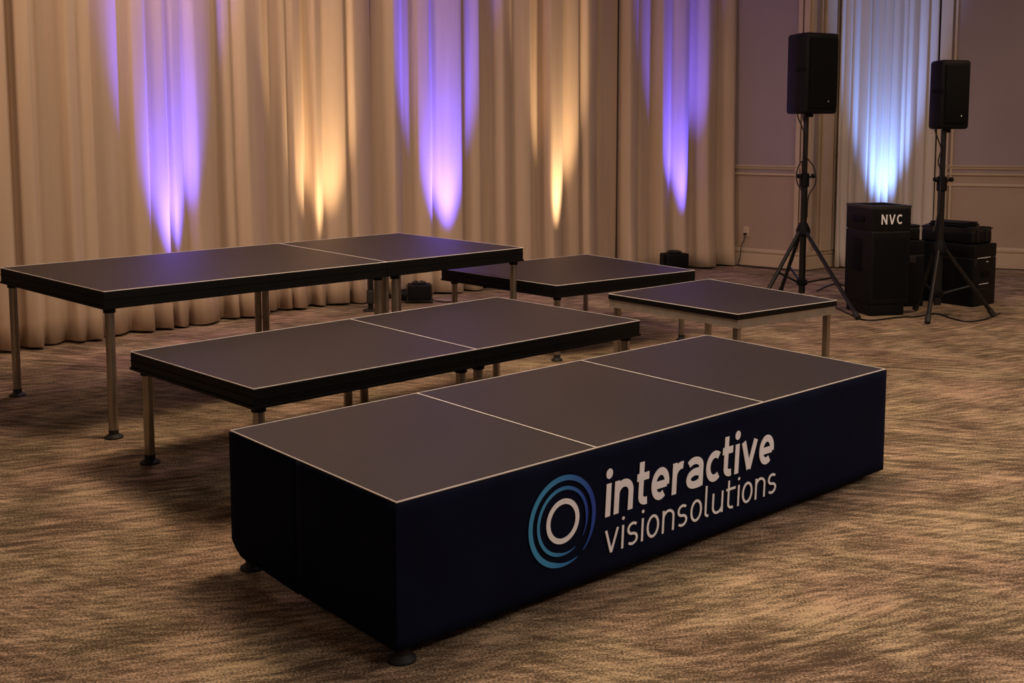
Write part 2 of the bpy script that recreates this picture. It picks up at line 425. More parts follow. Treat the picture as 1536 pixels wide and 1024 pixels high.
drape('beige drape with an amber beam, above the left half of the tall platform', line,
      [318.5, 327, 341, 391, 412, 424, 449, 460, 479, 514, 554.5], -1, M['curtain'], seed=5)
drape('beige drape with the middle violet beam, behind the small lamp box', line,
      [555.5, 575, 598, 616, 640, 684.5], 1, M['curtain'], seed=8)
drape('beige drape with an amber beam, behind the small wide platform', line,
      [685.5, 712, 736, 761, 787, 808, 838, 860, 888, 924.5], -1, M['curtain'], seed=11)
drape('beige drape at the room corner with the right violet beam', line,
      [925.5, 949, 977, 998, 1024, 1032, 1066, 1092], 1, M['curtain'], seed=13)
al = resample([(3.76, 12.73), (4.1, 12.84), (4.5, 12.90), (C0.x-.012, C0.y+.012)])
drape('pale drape in the wall alcove lit ice blue behind the monogrammed cabinet', al,
      [1240, 1250, 1262, 1272, 1284, 1300, 1312, 1322, 1334, 1350, 1357, 1372, 1386, 1412], 0, M['sheer'], amp=.35, maxa=.05, seed=21, group=None, base_out=0)
# lamps that throw the beams
VIO = (.105, .085, 1.0); AMB = (1.0, .67, .36); ICE = (.20, .38, 1.0)
def beam(px, dist, power, color, angle, aimz=2.6, off=.05, ln=line, side=0.0):
    s = px_on_line(ln, px); i = int(s); p = ln[i].lerp(ln[i+1], s-i); d = (ln[i+1]-ln[i]).normalized(); n = Vector((d.y, -d.x))
    b = p+n*(dist+.05); a = p+n*off+d*side
    uplight((b.x, b.y), (a.x, a.y, aimz), power, color, angle)
    return b
beam(238, .30, 2300, VIO, 32, 4.2)
beam(466, .32, 500, AMB, 36, 4.2)
L3 = beam(648, .32, 2700, VIO, 33, 4.2)
L4 = beam(822, .32, 720, AMB, 30, 4.2)
L5 = beam(1001, .32, 3000, VIO, 31, 4.2)
L6 = beam(1323, .22, 1050, ICE, 38, 4.3, ln=al)

# ------------------------------------------------------------------ platforms
def leg(root, p, ztop, r=.024, foot=.048, bracket=True, square=False):
    bm = bmesh.new(); p = Vector((p[0], p[1], 0))
    if square: box(bm, (p.x, p.y, (ztop+.03)/2), (r*1.7, r*1.7, ztop-.03), R(42), .003)
    else: tube(bm, p+Vector((0, 0, .03)), p+Vector((0, 0, ztop)), r, seg=20)
    l = obj('leg', bm, M['steel'], root, True)
    bm = bmesh.new(); lathe(bm, p, [(foot, 0), (foot, .008), (foot*.75, .016), (r*1.05, .022), (r*1.05, .045)])
    obj('foot', bm, M['rubber'], l, True)
    if bracket:
        bm = bmesh.new(); tube(bm, p+Vector((0, 0, ztop-.025)), p+Vector((0, 0, ztop+.004)), r*1.3, seg=16)
        obj('leg_socket', bm, M['fascia'], l, True)
def platform(quad, h, label, group, th=.09, style='black', legr=.024, inset_leg=.06, bracket=True, foot=.048, square=False, deep=None, legs=None):
    """quad: front-left, front-right, back-right, back-left (xy); top at height h"""
    q = [Vector((p[0], p[1])) for p in quad]; c = sum(q, Vector((0, 0)))/4
    root = thing('stage_deck', (c.x, c.y, 0), label, 'stage platform', group)
    q = inset(q, .0006)
    bm = bmesh.new(); prism(bm, inset(q, .0026), h-.025, h-.0015); obj('deck_board', bm, M['deck'], root)
    bm = bmesh.new(); hollow(bm, q, inset(q, .0028), h-.0035, h+.0004); obj('edge_trim', bm, M['alu'], root)
    if style == 'black':
        bm = bmesh.new(); hollow(bm, inset(q, .001), inset(q, .03), h-th, h-.008)
        if deep is None:
            hollow(bm, inset(q, -.004), inset(q, .001), h-th, h-th+.012)
            hollow(bm, inset(q, -.002), inset(q, .001), h-.045, h-.041)
        obj('frame', bm, M['fascia'], root)
    else:
        bm = bmesh.new(); hollow(bm, inset(q, .001), inset(q, .03), h-.036, h-.008); obj('edge_band', bm, M['fascia'], root)
        bm = bmesh.new(); hollow(bm, inset(q, .007), inset(q, .03), h-th, h-.036)
        hollow(bm, inset(q, .004), inset(q, .0075), h-th, h-th+.008); obj('frame', bm, M['alu_frame'], root)
    lp = inset(q, inset_leg)
    for i in (deep or ()): lp[i] = lp[i].lerp(lp[3-i], .22)
    for k_, v_ in (legs or {}).items():
        if k_ < 4: lp[k_] = v_
        else: lp.append(v_)
    for p in lp: leg(root, p, h-th, legr, foot, bracket, square)
    return root
def quads(corners, seams, h):
    """corners: px of FL, BL, FR, BR; seams: list of (front px, back px)"""
    FL, BL, FR, BR = [fl(u, v, h).to_2d() for u, v in corners]
    def near(a, b, uv):
        p = fl(uv[0], uv[1], h).to_2d(); t = (p-a).dot(b-a)/(b-a).length_squared; return a.lerp(b, t)
    F = [FL]+[near(FL, FR, s[0]) for s in seams]+[FR]; B = [BL]+[near(BL, BR, s[1]) for s in seams]+[BR]
    return [(F[i], F[i+1], B[i+1], B[i]) for i in range(len(F)-1)]
HF, HM, HR, H4, H5 = .517, .547, .783, .543, .537
qf = quads([(594, 753), (345, 645), (1328, 553), (1060, 502)], [((889, 669), (628, 590)), ((1137, 601), (862, 538))], HF)
for q, lb, dp_ in zip(qf, ['nearest black stage platform, left of the three inside the navy skirt',
                      'middle of the three black platforms inside the navy skirt, above the word interactive',
                      'right-hand black platform of the three inside the navy skirt'], [(1,), (0, 1), (0, 1)]):
    platform(q, HF, lb, 'platforms inside the navy skirt', th=.09, inset_leg=.05, foot=.045, deep=dp_)
qm = quads([(380, 583), (195, 527), (960, 480), (745, 445)], [((708, 522), (520, 477))], HM)
for q, lb in zip(qm, ['black platform behind the skirted row, left half of the middle pair, on steel legs',
                      'black platform behind the skirted row, right half of the middle pair']):
    platform(q, HM, lb, 'middle pair of platforms', th=.088, inset_leg=.055)
qr = quads([(155, 437), (0, 401), (785, 371), (598, 349)], [((585, 393), (412, 364))], HR)
def tp(u, v): return fl(u, v, HR).to_2d()
for q, lb, lg in zip(qr, ['long tall black platform at far left nearest the drapes',
                      'tall black platform at right end of the rear pair, with blue sheen'],
                      [{1: tp(566, 391), 2: tp(385, 369), 4: tp(396.5, 369)}, {0: tp(592, 389.5), 3: tp(577, 384)}]):
    platform(q, HR, lb, 'tall rear pair of platforms', th=.095, inset_leg=.05, legs=lg)
q4 = quads([(835, 428), (662, 403), (1043, 405), (880, 381)], [], H4)[0]
platform(q4, H4, 'small separate black platform right of the tall rear pair, black frame', None, th=.088, inset_leg=.07, foot=.04, legr=.022)
q5 = quads([(1107, 471), (912, 440), (1256, 450), (1063, 418)], [], H5)[0]
platform(q5, H5, 'small square platform with bare aluminium frame, nearest the tripod speaker stands', None, th=.088, style='alu', legr=.021, inset_leg=.045, foot=.035, bracket=False, square=True)

# ------------------------------------------------------------------ navy skirt with print
FLc, FRc, BRc, BLc = qf[0][0], qf[2][1], qf[2][2], qf[0][3]
perim = inset([FLc, FRc, BRc, BLc], -.002)
pin = inset([FLc, FRc, BRc, BLc], -.006)
A0, A1, A2, A3 = perim
sk = thing('stage_skirt', ((A0.x+A2.x)/2, (A0.y+A2.y)/2, 0), 'dark navy cloth skirt with white and blue printing wrapped round the front platform row', 'stage skirt')
def cloth(name, pts, zt, zb0, zb1, seed, amp=.004, lead=0, tail=0):
    """pts: xy polyline, outward on the right hand side"""
    r_ = random.Random(seed); bm = bmesh.new()
    segs = []
    for a, b in zip(pts, pts[1:]):
        L_ = (b-a).length; n = max(2, int(L_/.03))
        for i in range(n): segs.append((a.lerp(b, i/n), (b-a).normalized(), i/n*L_, L_))
    segs.append((pts[-1], (pts[-1]-pts[-2]).normalized(), 0, 1))
    rows = []; N = len(segs); ph = [r_.uniform(0, 6) for _ in range(4)]
    for k in range(13):
        kt = k/12; row = []
        for i, (p, d, s, L_) in enumerate(segs):
            n = Vector((d.y, -d.x)); w_ = amp*(1-kt)*1.0*(.6*math.sin(i*.21+ph[0])+.4*math.sin(i*.47+ph[1]))
            edge = min(s, L_-s) if L_ > .2 else 0
            w_ *= min(1, max(0, edge)/.15)
            zb = zb0+(zb1-zb0)*i/(N-1)
            if lead and i < 3: zb += lead*(1-i/3)**2
            z = zb+(zt-zb)*kt
            row.append(bm.verts.new((p.x+n.x*w_, p.y+n.y*w_, z)))
        rows.append(row)
    for a, b in zip(rows, rows[1:]):
        for i in range(N-1): bm.faces.new((a[i], a[i+1], b[i+1], b[i]))
    o = obj(name, bm, M['skirt'], sk, True)
    md = o.modifiers.new('thick', 'SOLIDIFY'); md.thickness = .003; md.offset = 0
    return o
zt = HF-.007
# wrap: from the slit on the short left side, round the near corner, along the front
pslit = on_plane(447, 780, Vector((*A0, 0)), Vector((-(A3-A0).y, (A3-A0).x, 0)).normalized()).to_2d()
t_ = (pslit-A0).dot(A3-A0)/(A3-A0).length_squared; slit = A0.lerp(A3, t_)
nL = Vector((-(A3-A0).y, (A3-A0).x)).normalized(); nL = nL if nL.x < 0 else -nL
front = cloth('front_panel', [slit+nL*.004, A0+nL*.0, A1], zt, .062, .045, 4, amp=.003)
flap = cloth('side_panel', [A3, slit-(A0-A3).normalized()*.012-nL*.004], zt, .06, .05, 9, amp=.006, lead=.05)
endp = cloth('end_panel', [A1+Vector((.004, .004)), A2], zt, .045, .05, 12, amp=.004)
# flat print builder -------------------------------------------------
def arc(cx, cy, rx, ry, a0, a1, n=18): return [(cx+rx*math.cos(R(a0+(a1-a0)*i/n)), cy+ry*math.sin(R(a0+(a1-a0)*i/n))) for i in range(n+1)]
def glyph(c, w):
    h = w/2; S = []; D = []
    W = .50+w*1.75                                            # width of round letters
    if c == 'i': return [[(h, 0), (h, 1)]], [(h, 1.30, w*.66)], w
    if c == 'l': return [[(h, 1.47), (h, .22)]+arc(h+.22, .22, .22, .22-h, 180, 262, 8)], [], w+.16
    if c in 'nu':
        ay = 1-h-.30; rx = (W-w)/2
        st = [[(h, 0), (h, 1)], arc(h+rx, ay, rx, 1-h-ay, 180, 0)+[(W-h, 0)]]
        if c == 'u': st = [[(W-x, 1-y) for x, y in p] for p in st]
        return st, [], W
    if c == 'r': return [[(h, 0), (h, 1)], arc(h+.36, .55, .36, 1-h-.55, 180, 78, 10)], [], w+.36
    if c == 't': return [[(h+.1, 1.36), (h+.1, .30)]+arc(h+.36, .30, .26, .30-h, 180, 285, 10), [(0, 1-h*.9), (.60, 1-h*.9)]], [], .58
    if c == 'o': return [arc(W/2, .5, (W-w)/2, .5-h*.9, 0, 360, 36)], [], W
    if c == 'e': return [[(h, .47), (W-h, .47)], [(W-h, .42)]+arc(W/2, .5, (W-w)/2, .5-h*.9, 0, 305, 32)], [], W
    if c == 'c': return [arc(W*.53, .5, W*.53-h, .5-h*.9, 52, 308, 28)], [], W*.82
    if c == 'v': return [[(h*.75, 1), (W*.5, h*.3)], [(W*.5, h*.3), (W-h*.75, 1)]], [], W
    if c == 'a': return [arc(W*.46, .66, W*.54-h, .34-h*.9, 145, 0, 14)+[(W-h, 0)], arc(W*.52, .31, W*.52-h, .31-h*.85, 50, 310, 22), [(W*.5, .31+.31-h*.85), (W-h, .31+.31-h*.85)], [(W*.5, h*.85), (W-h, h*.85)]], [], W
    if c == 's':
        W = .46+w*1.2; rx = (W-w)/2; ry = (1-w)/4
        return [arc(W/2, 1-h-ry, rx, ry, 40, 180, 10)+arc(W/2, 1-h-ry, rx, ry, 180, 270, 8)[1:]+arc(W/2, h+ry, rx, ry, 90, -140, 16)[1:]], [], W
    if c == 'N': return [[(h, 0), (h, 1)], [(h, 1), (.78-h, 0)], [(.78-h, 0), (.78-h, 1)]], [], .78
    if c == 'V': return [[(h, 1), (.42, 0)], [(.42, 0), (.84-h, 1)]], [], .84
    if c == 'C': return [arc(.42, .5, .42-h, .5-h, 48, 312, 22)], [], .72
def ribbon(poly, w):
    P = [Vector(p) for p in poly]; closed = (P[0]-P[-1]).length < 1e-5
    if closed: P = P[:-1]
    n = len(P); Lf = []; Rt = []
    for i in range(n):
        a = P[i]-P[i-1] if (i or closed) else P[1]-P[0]
        b = P[(i+1) % n]-P[i] if (i < n-1 or closed) else a
        a = a.normalized(); b = b.normalized(); na = Vector((-a.y, a.x)); nb = Vector((-b.y, b.x))
        k = (na+nb)/max(.35, 1+na.dot(nb)); Lf.append(P[i]+k*w/2); Rt.append(P[i]-k*w/2)
    return Lf, Rt, closed
def lay(bm, O, ex, ey, nrm, Lf, Rt, closed, th, slant=0):
    def pt(p, z): return O+ex*(p[0]+slant*p[1])+ey*p[1]+nrm*z
    a = [bm.verts.new(pt(p, th)) for p in Lf]; b = [bm.verts.new(pt(p, th)) for p in Rt]
    a0 = [bm.verts.new(pt(p, 0)) for p in Lf]; b0 = [bm.verts.new(pt(p, 0)) for p in Rt]
    n = len(a); rng = range(n) if closed else range(n-1)
    for i in rng:
        j = (i+1) % n
        bm.faces.new((a[i], a[j], b[j], b[i])); bm.faces.new((a0[i], a[i], a[j], a0[j])); bm.faces.new((b0[j], b[j], b[i], b0[i]))
        bm.faces.new((a0[i], a0[j], b0[j], b0[i]))
    if not closed:
        bm.faces.new((a0[0], a[0], b[0], b0[0])); bm.faces.new((a0[-1], b0[-1], b[-1], a[-1]))
def write(bm, text, w, gap, O, ex, ey, nrm, width, th=.0012, slant=0.0):
    """letters fitted so that the whole word is `width` units of ex long"""
    gl = [glyph(c, w) for c in text]; tot = sum(g[2] for g in gl)+gap*(len(text)-1); k = width/tot; x = 0; kk = 0
    for i, (st, dots, adv) in enumerate(gl):
        for s in st:
            Lf, Rt, cl = ribbon([((x+p[0]), p[1]) for p in s], w)
            Lf = [(p[0]*k, p[1]) for p in Lf]; Rt = [(p[0]*k, p[1]) for p in Rt]
            lay(bm, O, ex, ey, nrm, Lf, Rt, cl, th+.00006*kk, slant); kk += 1
        for cx, cy, r in dots:
            c = [((x+cx+r*math.cos(t*math.pi/12))*k, cy+r*math.sin(t*math.pi/12)) for t in range(24)]
            vs = [bm.verts.new(O+ex*(p[0]+slant*p[1])+ey*p[1]+nrm*th) for p in c]; v0 = [bm.verts.new(O+ex*(p[0]+slant*p[1])+ey*p[1]) for p in c]
            bm.faces.new(vs); bm.faces.new(v0[::-1])
            for q in range(24): bm.faces.new((v0[q], v0[(q+1) % 24], vs[(q+1) % 24], vs[q]))
        x += adv+gap
ex = (A1-A0).normalized(); ex = Vector((ex.x, ex.y, 0)); nf = Vector((ex.y, -ex.x, 0)); up = Vector((0, 0, 1))
base = Vector((A0.x, A0.y, 0))+nf*.006
# the face sits slightly proud of the platform edge: positions along it
dx = .0
bm = bmesh.new(); write(bm, 'interactive', .235, .165, base+ex*(.879+dx)+up*.263, ex*.117, up*.117, nf, (1.885-.879)/.117-.2, slant=.06)
obj('bold_lettering', bm, M['print_white'], front, label='bold white word interactive')
bm = bmesh.new(); write(bm, 'visionsolutions', .112, .18, base+ex*(.877+dx)+up*.1295, ex*.084, up*.084, nf, (1.89-.877)/.084-.05, slant=.05)
obj('light_lettering', bm, M['print_white'], front, label='thin white words vision solutions run together')
def ring(name, r_out, th_, a0, a1, m, lab, taper=False):
    bm = bmesh.new(); O = base+ex*(.676+dx)+up*.299
    n = 72; full = abs(a1-a0) >= 360; Lf = []; Rt = []
    for i in range(n if full else n+1):
        t = i/n; a = R(a0+(a1-a0)*t); w_ = th_*(1 if not taper else min(1, .15+7*min(t, 1-t)))
        Lf.append((r_out*math.cos(a), r_out*math.sin(a))); Rt.append(((r_out-w_)*math.cos(a), (r_out-w_)*math.sin(a)))
    lay(bm, O, ex, up, nf, Lf, Rt, full, .0012); obj(name, bm, m, front, label=lab)
ring('inner_ring', .077, .0185, 0, 360, M['print_white'], 'white printed ring')
ring('middle_ring', .119, .0125, -38, 300, M['print_blue'], 'light blue printed ring open at lower right', True)
ring('outer_ring', .157, .0185, -52, 296, M['print_blue'], 'blue printed ring shading to deep blue on the right', True)

# ------------------------------------------------------------------ loudspeakers on tripods
def speaker_stand(c, ztop, feet, hub_z, label, knobs=True):
    root = thing('speaker_stand', (c.x, c.y, 0), label, 'speaker stand', 'tripod speaker stands')
    bm = bmesh.new(); tube(bm, (c.x, c.y, .10), (c.x, c.y, 1.19), .030, seg=18); obj('lower_pole', bm, M['standmetal'], root, True)
    bm = bmesh.new(); tube(bm, (c.x, c.y, 1.12), (c.x, c.y, ztop), .023, seg=18); obj('upper_pole', bm, M['standmetal'], root, True)
    bm = bmesh.new(); lathe(bm, (c.x, c.y, 1.08), [(.031, 0), (.042, .01), (.042, .12), (.031, .13)]); col = obj('collar', bm, M['plastic'], root, True)
    for s in (-1, 1):
        bm = bmesh.new(); tube(bm, (c.x+s*.03, c.y-.02, 1.17), (c.x+s*.085, c.y-.03, 1.19), .009); tube(bm, (c.x+s*.055, c.y-.03, 1.18), (c.x+s*.082, c.y-.033, 1.188), .022, .018)
        obj('knob', bm, M['plastic'], col, True)
    bm = bmesh.new(); lathe(bm, (c.x, c.y, hub_z-.05), [(.034, 0), (.062, .012), (.066, .05), (.05, .09), (.034, .12)]); obj('hub', bm, M['plastic'], root, True)
    bm = bmesh.new(); lathe(bm, (c.x, c.y, .17), [(.034, 0), (.05, .01), (.05, .05), (.034, .06)]); obj('lower_collar', bm, M['plastic'], root, True)
    for f in feet:
        d = (f-c); dn = d.normalized(); top = Vector((c.x+dn.x*.055, c.y+dn.y*.055, hub_z-.02)); ft = Vector((f.x, f.y, .028))
        bm = bmesh.new(); tube(bm, top, ft, .018, seg=12); l = obj('leg', bm, M['standmetal'], root, True)
        bm = bmesh.new(); dd = (ft-top).normalized(); tube(bm, ft-dd*.05, ft+dd*.012, .024, .026, seg=12); obj('rubber_foot', bm, M['rubber'], l, True)
        mid = top.lerp(ft, .55); bm = bmesh.new(); tube(bm, (c.x+dn.x*.045, c.y+dn.y*.045, .20), mid, .010, seg=8); obj('brace', bm, M['standmetal'], root, True)
    return root
def speaker(c, z0, wd, dp, ht, yaw, label):
    root = thing('loudspeaker', (c.x, c.y, z0), label, 'loudspeaker', 'loudspeakers on tripods')
    mt = Matrix.Translation(Vector((c.x, c.y, z0))) @ Matrix.Rotation(yaw, 4, 'Z')
    # plan: front at -y, tapering back
    bm = bmesh.new()
    plan = [(-wd/2, -dp*.42), (wd/2, -dp*.42), (wd/2, -dp*.05), (wd*.31, dp*.5), (-wd*.31, dp*.5), (-wd/2, -dp*.05)]
    prism(bm, plan, 0, ht); bmesh.ops.bevel(bm, geom=bm.edges[:], offset=.028, segments=4, affect='EDGES', profile=.5)
    bm.transform(mt); obj('cabinet', bm, M['plastic'], root, True)
    bm = bmesh.new(); t = bmesh.new()
    # bowed steel grille
    W = wd-.05; cols = 12; rows = []
    for k, z in enumerate((.045, .06, ht-.06, ht-.045)):
        rows.append([bm.verts.new((-W/2+W*i/cols, -dp*.42-(.003 if k in (0, 3) else .012)-.012*math.sin(math.pi*i/cols), z)) for i in range(cols+1)])
    for a, b in zip(rows, rows[1:]):
        for i in range(cols): bm.faces.new((a[i], a[i+1], b[i+1], b[i]))
    e = [v for v in bm.verts]; r0 = bmesh.ops.extrude_face_region(bm, geom=bm.faces[:]); bmesh.ops.translate(bm, vec=(0, .03, 0), verts=[v for v in r0['geom'] if isinstance(v, bmesh.types.BMVert)])
    bm.transform(mt); g = obj('grille', bm, M['grille'], root, True); t.free()
    bm = bmesh.new(); prism(bm, [(-.004, -.006), (.004, -.006), (.006, .006), (-.002, .006)], 0, .002)
    bm.transform(mt @ Matrix.Translation(Vector((wd*.12, -dp*.42-.0245, .11))) @ Matrix.Rotation(R(90), 4, 'X')); obj('badge', bm, M['led'], g, label='tiny white badge')
    bm = bmesh.new(); lathe(bm, (0, 0, -.03), [(.03, 0), (.034, .005), (.034, .035)], 16); bm.transform(mt); obj('pole_socket', bm, M['plastic'], root, True)
    bm = bmesh.new(); box(bm, (0, 0, 0), (.012, .13, .035), 0, .005); bm.transform(mt @ Matrix.Translation(Vector((-wd*.5-.0, .0-dp*.2, ht*.55)))); obj('handle', bm, M['grille'], root, True)
    t = root
    return root
def z_at(px_y, p):                      # height of a pixel row above a floor point
    n = Vector((p.x, p.y, 0)).normalized(); q = on_plane(768+FP*0+0*0 + 0, px_y, Vector((0, p.y, 0)), Vector((0, 1, 0))); return q.z
c1 = fl(1202, 455).to_2d()
c1 = Vector((c1.x, c1.y)); zb1 = z_at(171, c1); zt1 = z_at(51, c1)
speaker_stand(c1, zb1-.0, [fl(1286, 480).to_2d(), fl(1140, 462).to_2d(), fl(1170, 443).to_2d()], z_at(345, c1), 'black tripod stand left of the monogrammed cabinet, beside the aluminium framed platform')
speaker(c1+Vector((.035, .02)), zb1+.002, .375, .38, zt1-zb1, R(28), 'larger black loudspeaker on the left tripod, higher in view')
c2 = fl(1405, 474).to_2d(); zb2 = z_at(194, c2); zt2 = z_at(91, c2)
speaker_stand(c2, zb2, [fl(1391, 487).to_2d(), fl(1489, 476).to_2d(), fl(1373, 467).to_2d()], z_at(372, c2), 'black tripod stand in front of the stacked cases at right')
speaker(c2+Vector((.03, .02)), zb2+.002, .28, .27, zt2-zb2, R(16), 'smaller black loudspeaker on the right tripod above the stacked cases')
def cable(pts, r, label, group=None):
    bm = bmesh.new(); path_tube(bm, pts, r); return tag(obj('cable', bm, M['cable'], None, True), label, 'cable', group)
def near_pole(c, dxp, z, dy=-.03): return (c.x+dxp, c.y+dy, z)
cable([near_pole(c1, -.09, zb1+.0), near_pole(c1, -.075, zb1-.05), near_pole(c1, -.04, zb1-.13), near_pole(c1, -.028, zb1-.2), near_pole(c1, -.03, zb1-.55), near_pole(c1, -.045, 1.32, -.05), near_pole(c1, -.09, 1.22, -.06), near_pole(c1, -.085, 1.12, -.07), near_pole(c1, -.036, 1.04, -.05), near_pole(c1, -.036, .86, -.05)], .006, 'outer black cable from the larger loudspeaker down the left tripod pole')
cable([near_pole(c1, -.04, zb1+.0), near_pole(c1, -.035, zb1-.05), near_pole(c1, -.012, zb1-.12, -.035), near_pole(c1, -.004, zb1-.3, -.035), near_pole(c1, .0, 1.36, -.04), near_pole(c1, .07, 1.26, -.05), near_pole(c1, .085, 1.12, -.06), near_pole(c1, .03, 1.0, -.04), near_pole(c1, .02, .8, -.04)], .006, 'inner black cable looping right of the left tripod collar')
cable([near_pole(c2, -.09, zb2+.0), near_pole(c2, -.06, zb2-.08), near_pole(c2, -.03, zb2-.17), near_pole(c2, -.05, zb2-.27), near_pole(c2, -.028, zb2-.36), near_pole(c2, -.03, 1.0, -.045), near_pole(c2, -.055, .85, -.06), near_pole(c2, -.09, .74, -.08)], .006, 'black cable wound down the right tripod pole')

# ------------------------------------------------------------------ cabinet with monogram, cases
def frame_from(pf, pl_, pr):
    """corner pixel, left pixel, right pixel on the floor -> corner and two unit directions with lengths"""
    a = fl(*pf).to_2d(); l = fl(*pl_).to_2d(); r = fl(*pr).to_2d(); return a, l, r
ca = fl(1304, 475).to_2d(); er = (fl(1364, 470).to_2d()-ca); wR = er.length; er.normalize(); el = Vector((-er.y, er.x)); wL = .42
# width fitted to the picture
wR = .375; yaw = math.atan2(er.y, er.x)
yaw = R(14)
er = Vector((math.cos(yaw), math.sin(yaw))); el = Vector((-er.y, er.x))
# left face should span about 34 px, right face 62 px
zc = z_at(311, ca)
root = thing('equipment_cabinet', (*(ca+er*wR/2+el*wL/2), 0), 'tall black equipment cabinet with white letters NVC', 'cabinet')
mt = Matrix(((er.x, el.x, 0, ca.x), (er.y, el.y, 0, ca.y), (0, 0, 1, 0), (0, 0, 0, 1)))
def lbox(bm, x0, x1, y0, y1, z0, z1, bev=.006):
    t = bmesh.new(); box(t, ((x0+x1)/2, (y0+y1)/2, (z0+z1)/2), (x1-x0, y1-y0, z1-z0), 0, bev); t.transform(mt)
    me = bpy.data.meshes.new('tmp'); t.to_mesh(me); t.free(); bm.from_mesh(me); bpy.data.meshes.remove(me)
hb = zc*.775
bm = bmesh.new(); lbox(bm, 0, wR, 0, wL, .10, hb, .012); obj('body', bm, M['case'], root, True)
bm = bmesh.new(); lbox(bm, .015, wR-.03, .01, wL-.01, 0, .12, .02); obj('base', bm, M['case'], root, True)
bm = bmesh.new(); lbox(bm, 0, wR, 0, wL, hb+.008, zc-.01, .01); lid = obj('lid', bm, M['case'], root, True)
bm = bmesh.new(); lbox(bm, .012, wR-.012, .012, wL-.012, hb-.02, hb+.02, 0); obj('seam', bm, M['caseedge'], root)
def lhollow(bm, x0, x1, y0, y1, t, z0, z1):
    tb = bmesh.new(); hollow(tb, [(x0, y0), (x1, y0), (x1, y1), (x0, y1)], [(x0+t, y0+t), (x1-t, y0+t), (x1-t, y1-t), (x0+t, y1-t)], z0, z1); tb.transform(mt)
    me = bpy.data.meshes.new('tmp'); tb.to_mesh(me); tb.free(); bm.from_mesh(me); bpy.data.meshes.remove(me)
bm = bmesh.new(); lhollow(bm, .0, wR, .0, wL, .016, zc-.012, zc+.012); obj('top_rim', bm, M['caseedge'], lid)
bm = bmesh.new(); lbox(bm, -.012, .004, .12, .30, hb+.075, hb+.125, .006); obj('handle', bm, M['grille'], lid, True)
bm = bmesh.new(); lbox(bm, -.008, .004, .16, .28, .38, .66, .004); obj('side_vent', bm, M['grille'], root, True)
bm = bmesh.new(); lbox(bm, .035, wR-.035, -.006, .004, .16, hb-.05, .004); obj('front_panel', bm, M['grille'], root, True)
nfr = Vector((er.y, -er.x, 0)); E3 = Vector((er.x, er.y, 0))
P0 = on_plane(1322, 336.5, Vector((*ca, 0)), nfr); P1 = on_plane(1353, 334, Vector((*ca, 0)), nfr); P2 = on_plane(1322, 322, Vector((*ca, 0)), nfr)
hgt = P2.z-P0.z; wdx = (P1-P0).dot(E3)
bm = bmesh.new(); write(bm, 'NVC', .165, .24, P0+nfr*.001, E3*hgt, Vector((0, 0, hgt)), nfr, wdx/hgt, th=.003); obj('lettering', bm, M['print_white'], lid, label='white letters NVC')

def case(name, label, cat, pc, wd, dp, z0, z1, yw, edge=True, group=None, bev=.012):
    a = Vector((pc[0], pc[1]))
    e = Vector((math.cos(yw), math.sin(yw))); l = Vector((-e.y, e.x))
    root = thing(name, (*(a+e*wd/2+l*dp/2), z0), label, cat, group)
    m4 = Matrix(((e.x, l.x, 0, a.x), (e.y, l.y, 0, a.y), (0, 0, 1, 0), (0, 0, 0, 1)))
    def lb(x0, x1, y0, y1, q0, q1, bv=.005):
        t = bmesh.new(); box(t, ((x0+x1)/2, (y0+y1)/2, (q0+q1)/2), (x1-x0, y1-y0, q1-q0), 0, bv); t.transform(m4); return t
    zl = z1-(z1-z0)*.22
    obj('body', lb(0, wd, 0, dp, z0, zl-.004, bev), M['case'], root, True); lid = obj('lid', lb(0, wd, 0, dp, zl+.004, z1, bev), M['case'], root, True)
    obj('seam', lb(.006, wd-.006, .006, dp-.006, zl-.012, zl+.012, 0), M['caseedge'], root)
    return root, m4, lb
# big right-hand case: corner nearest the viewer at about x=1458
zA = z_at(368, fl(1459, 461)); pA = fl(1459, 461).to_2d()
r1, m1, lb1 = case('flight_case', 'large black case under the mixer bag, with small white markings on its side', 'case', (pA.x, pA.y), .38, .62, 0, zA, R(38), group='black cases at right')
for k, (xx, zz, ww) in enumerate([(.05, .44, .22), (.20, .40, .04), (.09, .20, .16), (.07, .155, .17)]):
    obj('marking', lb1(xx, xx+ww, -.0025, .001, zz, zz+.006, 0), M['led'] if k < 3 else M['caseedge'], r1, label='thin pale marking')
obj('marking', lb1(.01, .035, -.0025, .001, .385, .44, 0), M['caseedge'], r1, label='small grey emblem plate')
obj('side_handle', lb1(.13, .25, -.014, .003, .27, .31, .006), M['grille'], r1, True)
# case between it and the cabinet
pB = fl(1352, 462).to_2d(); zB = z_at(362, pB)
pB2 = Vector((ca.x, ca.y))+er*(wR+.14)+el*.42
r2, m2, lb2 = case('flight_case', 'black case squeezed between the NVC cabinet and the right tripod', 'case', (pB2.x, pB2.y), .28, .30, 0, z_at(361, pB2), R(8), group='black cases at right')
obj('latch', lb2(.13, .19, -.008, .003, .40, .46, .003), M['caseedge'], r2, True)
# small box standing on that case
r3, m3, lb3 = case('equipment_box', 'low black box on the case beside the NVC cabinet', 'box', (pB2.x+.02, pB2.y+.04), .22, .22, z_at(361, pB2)+.001, z_at(338, pB2), R(8), bev=.01)
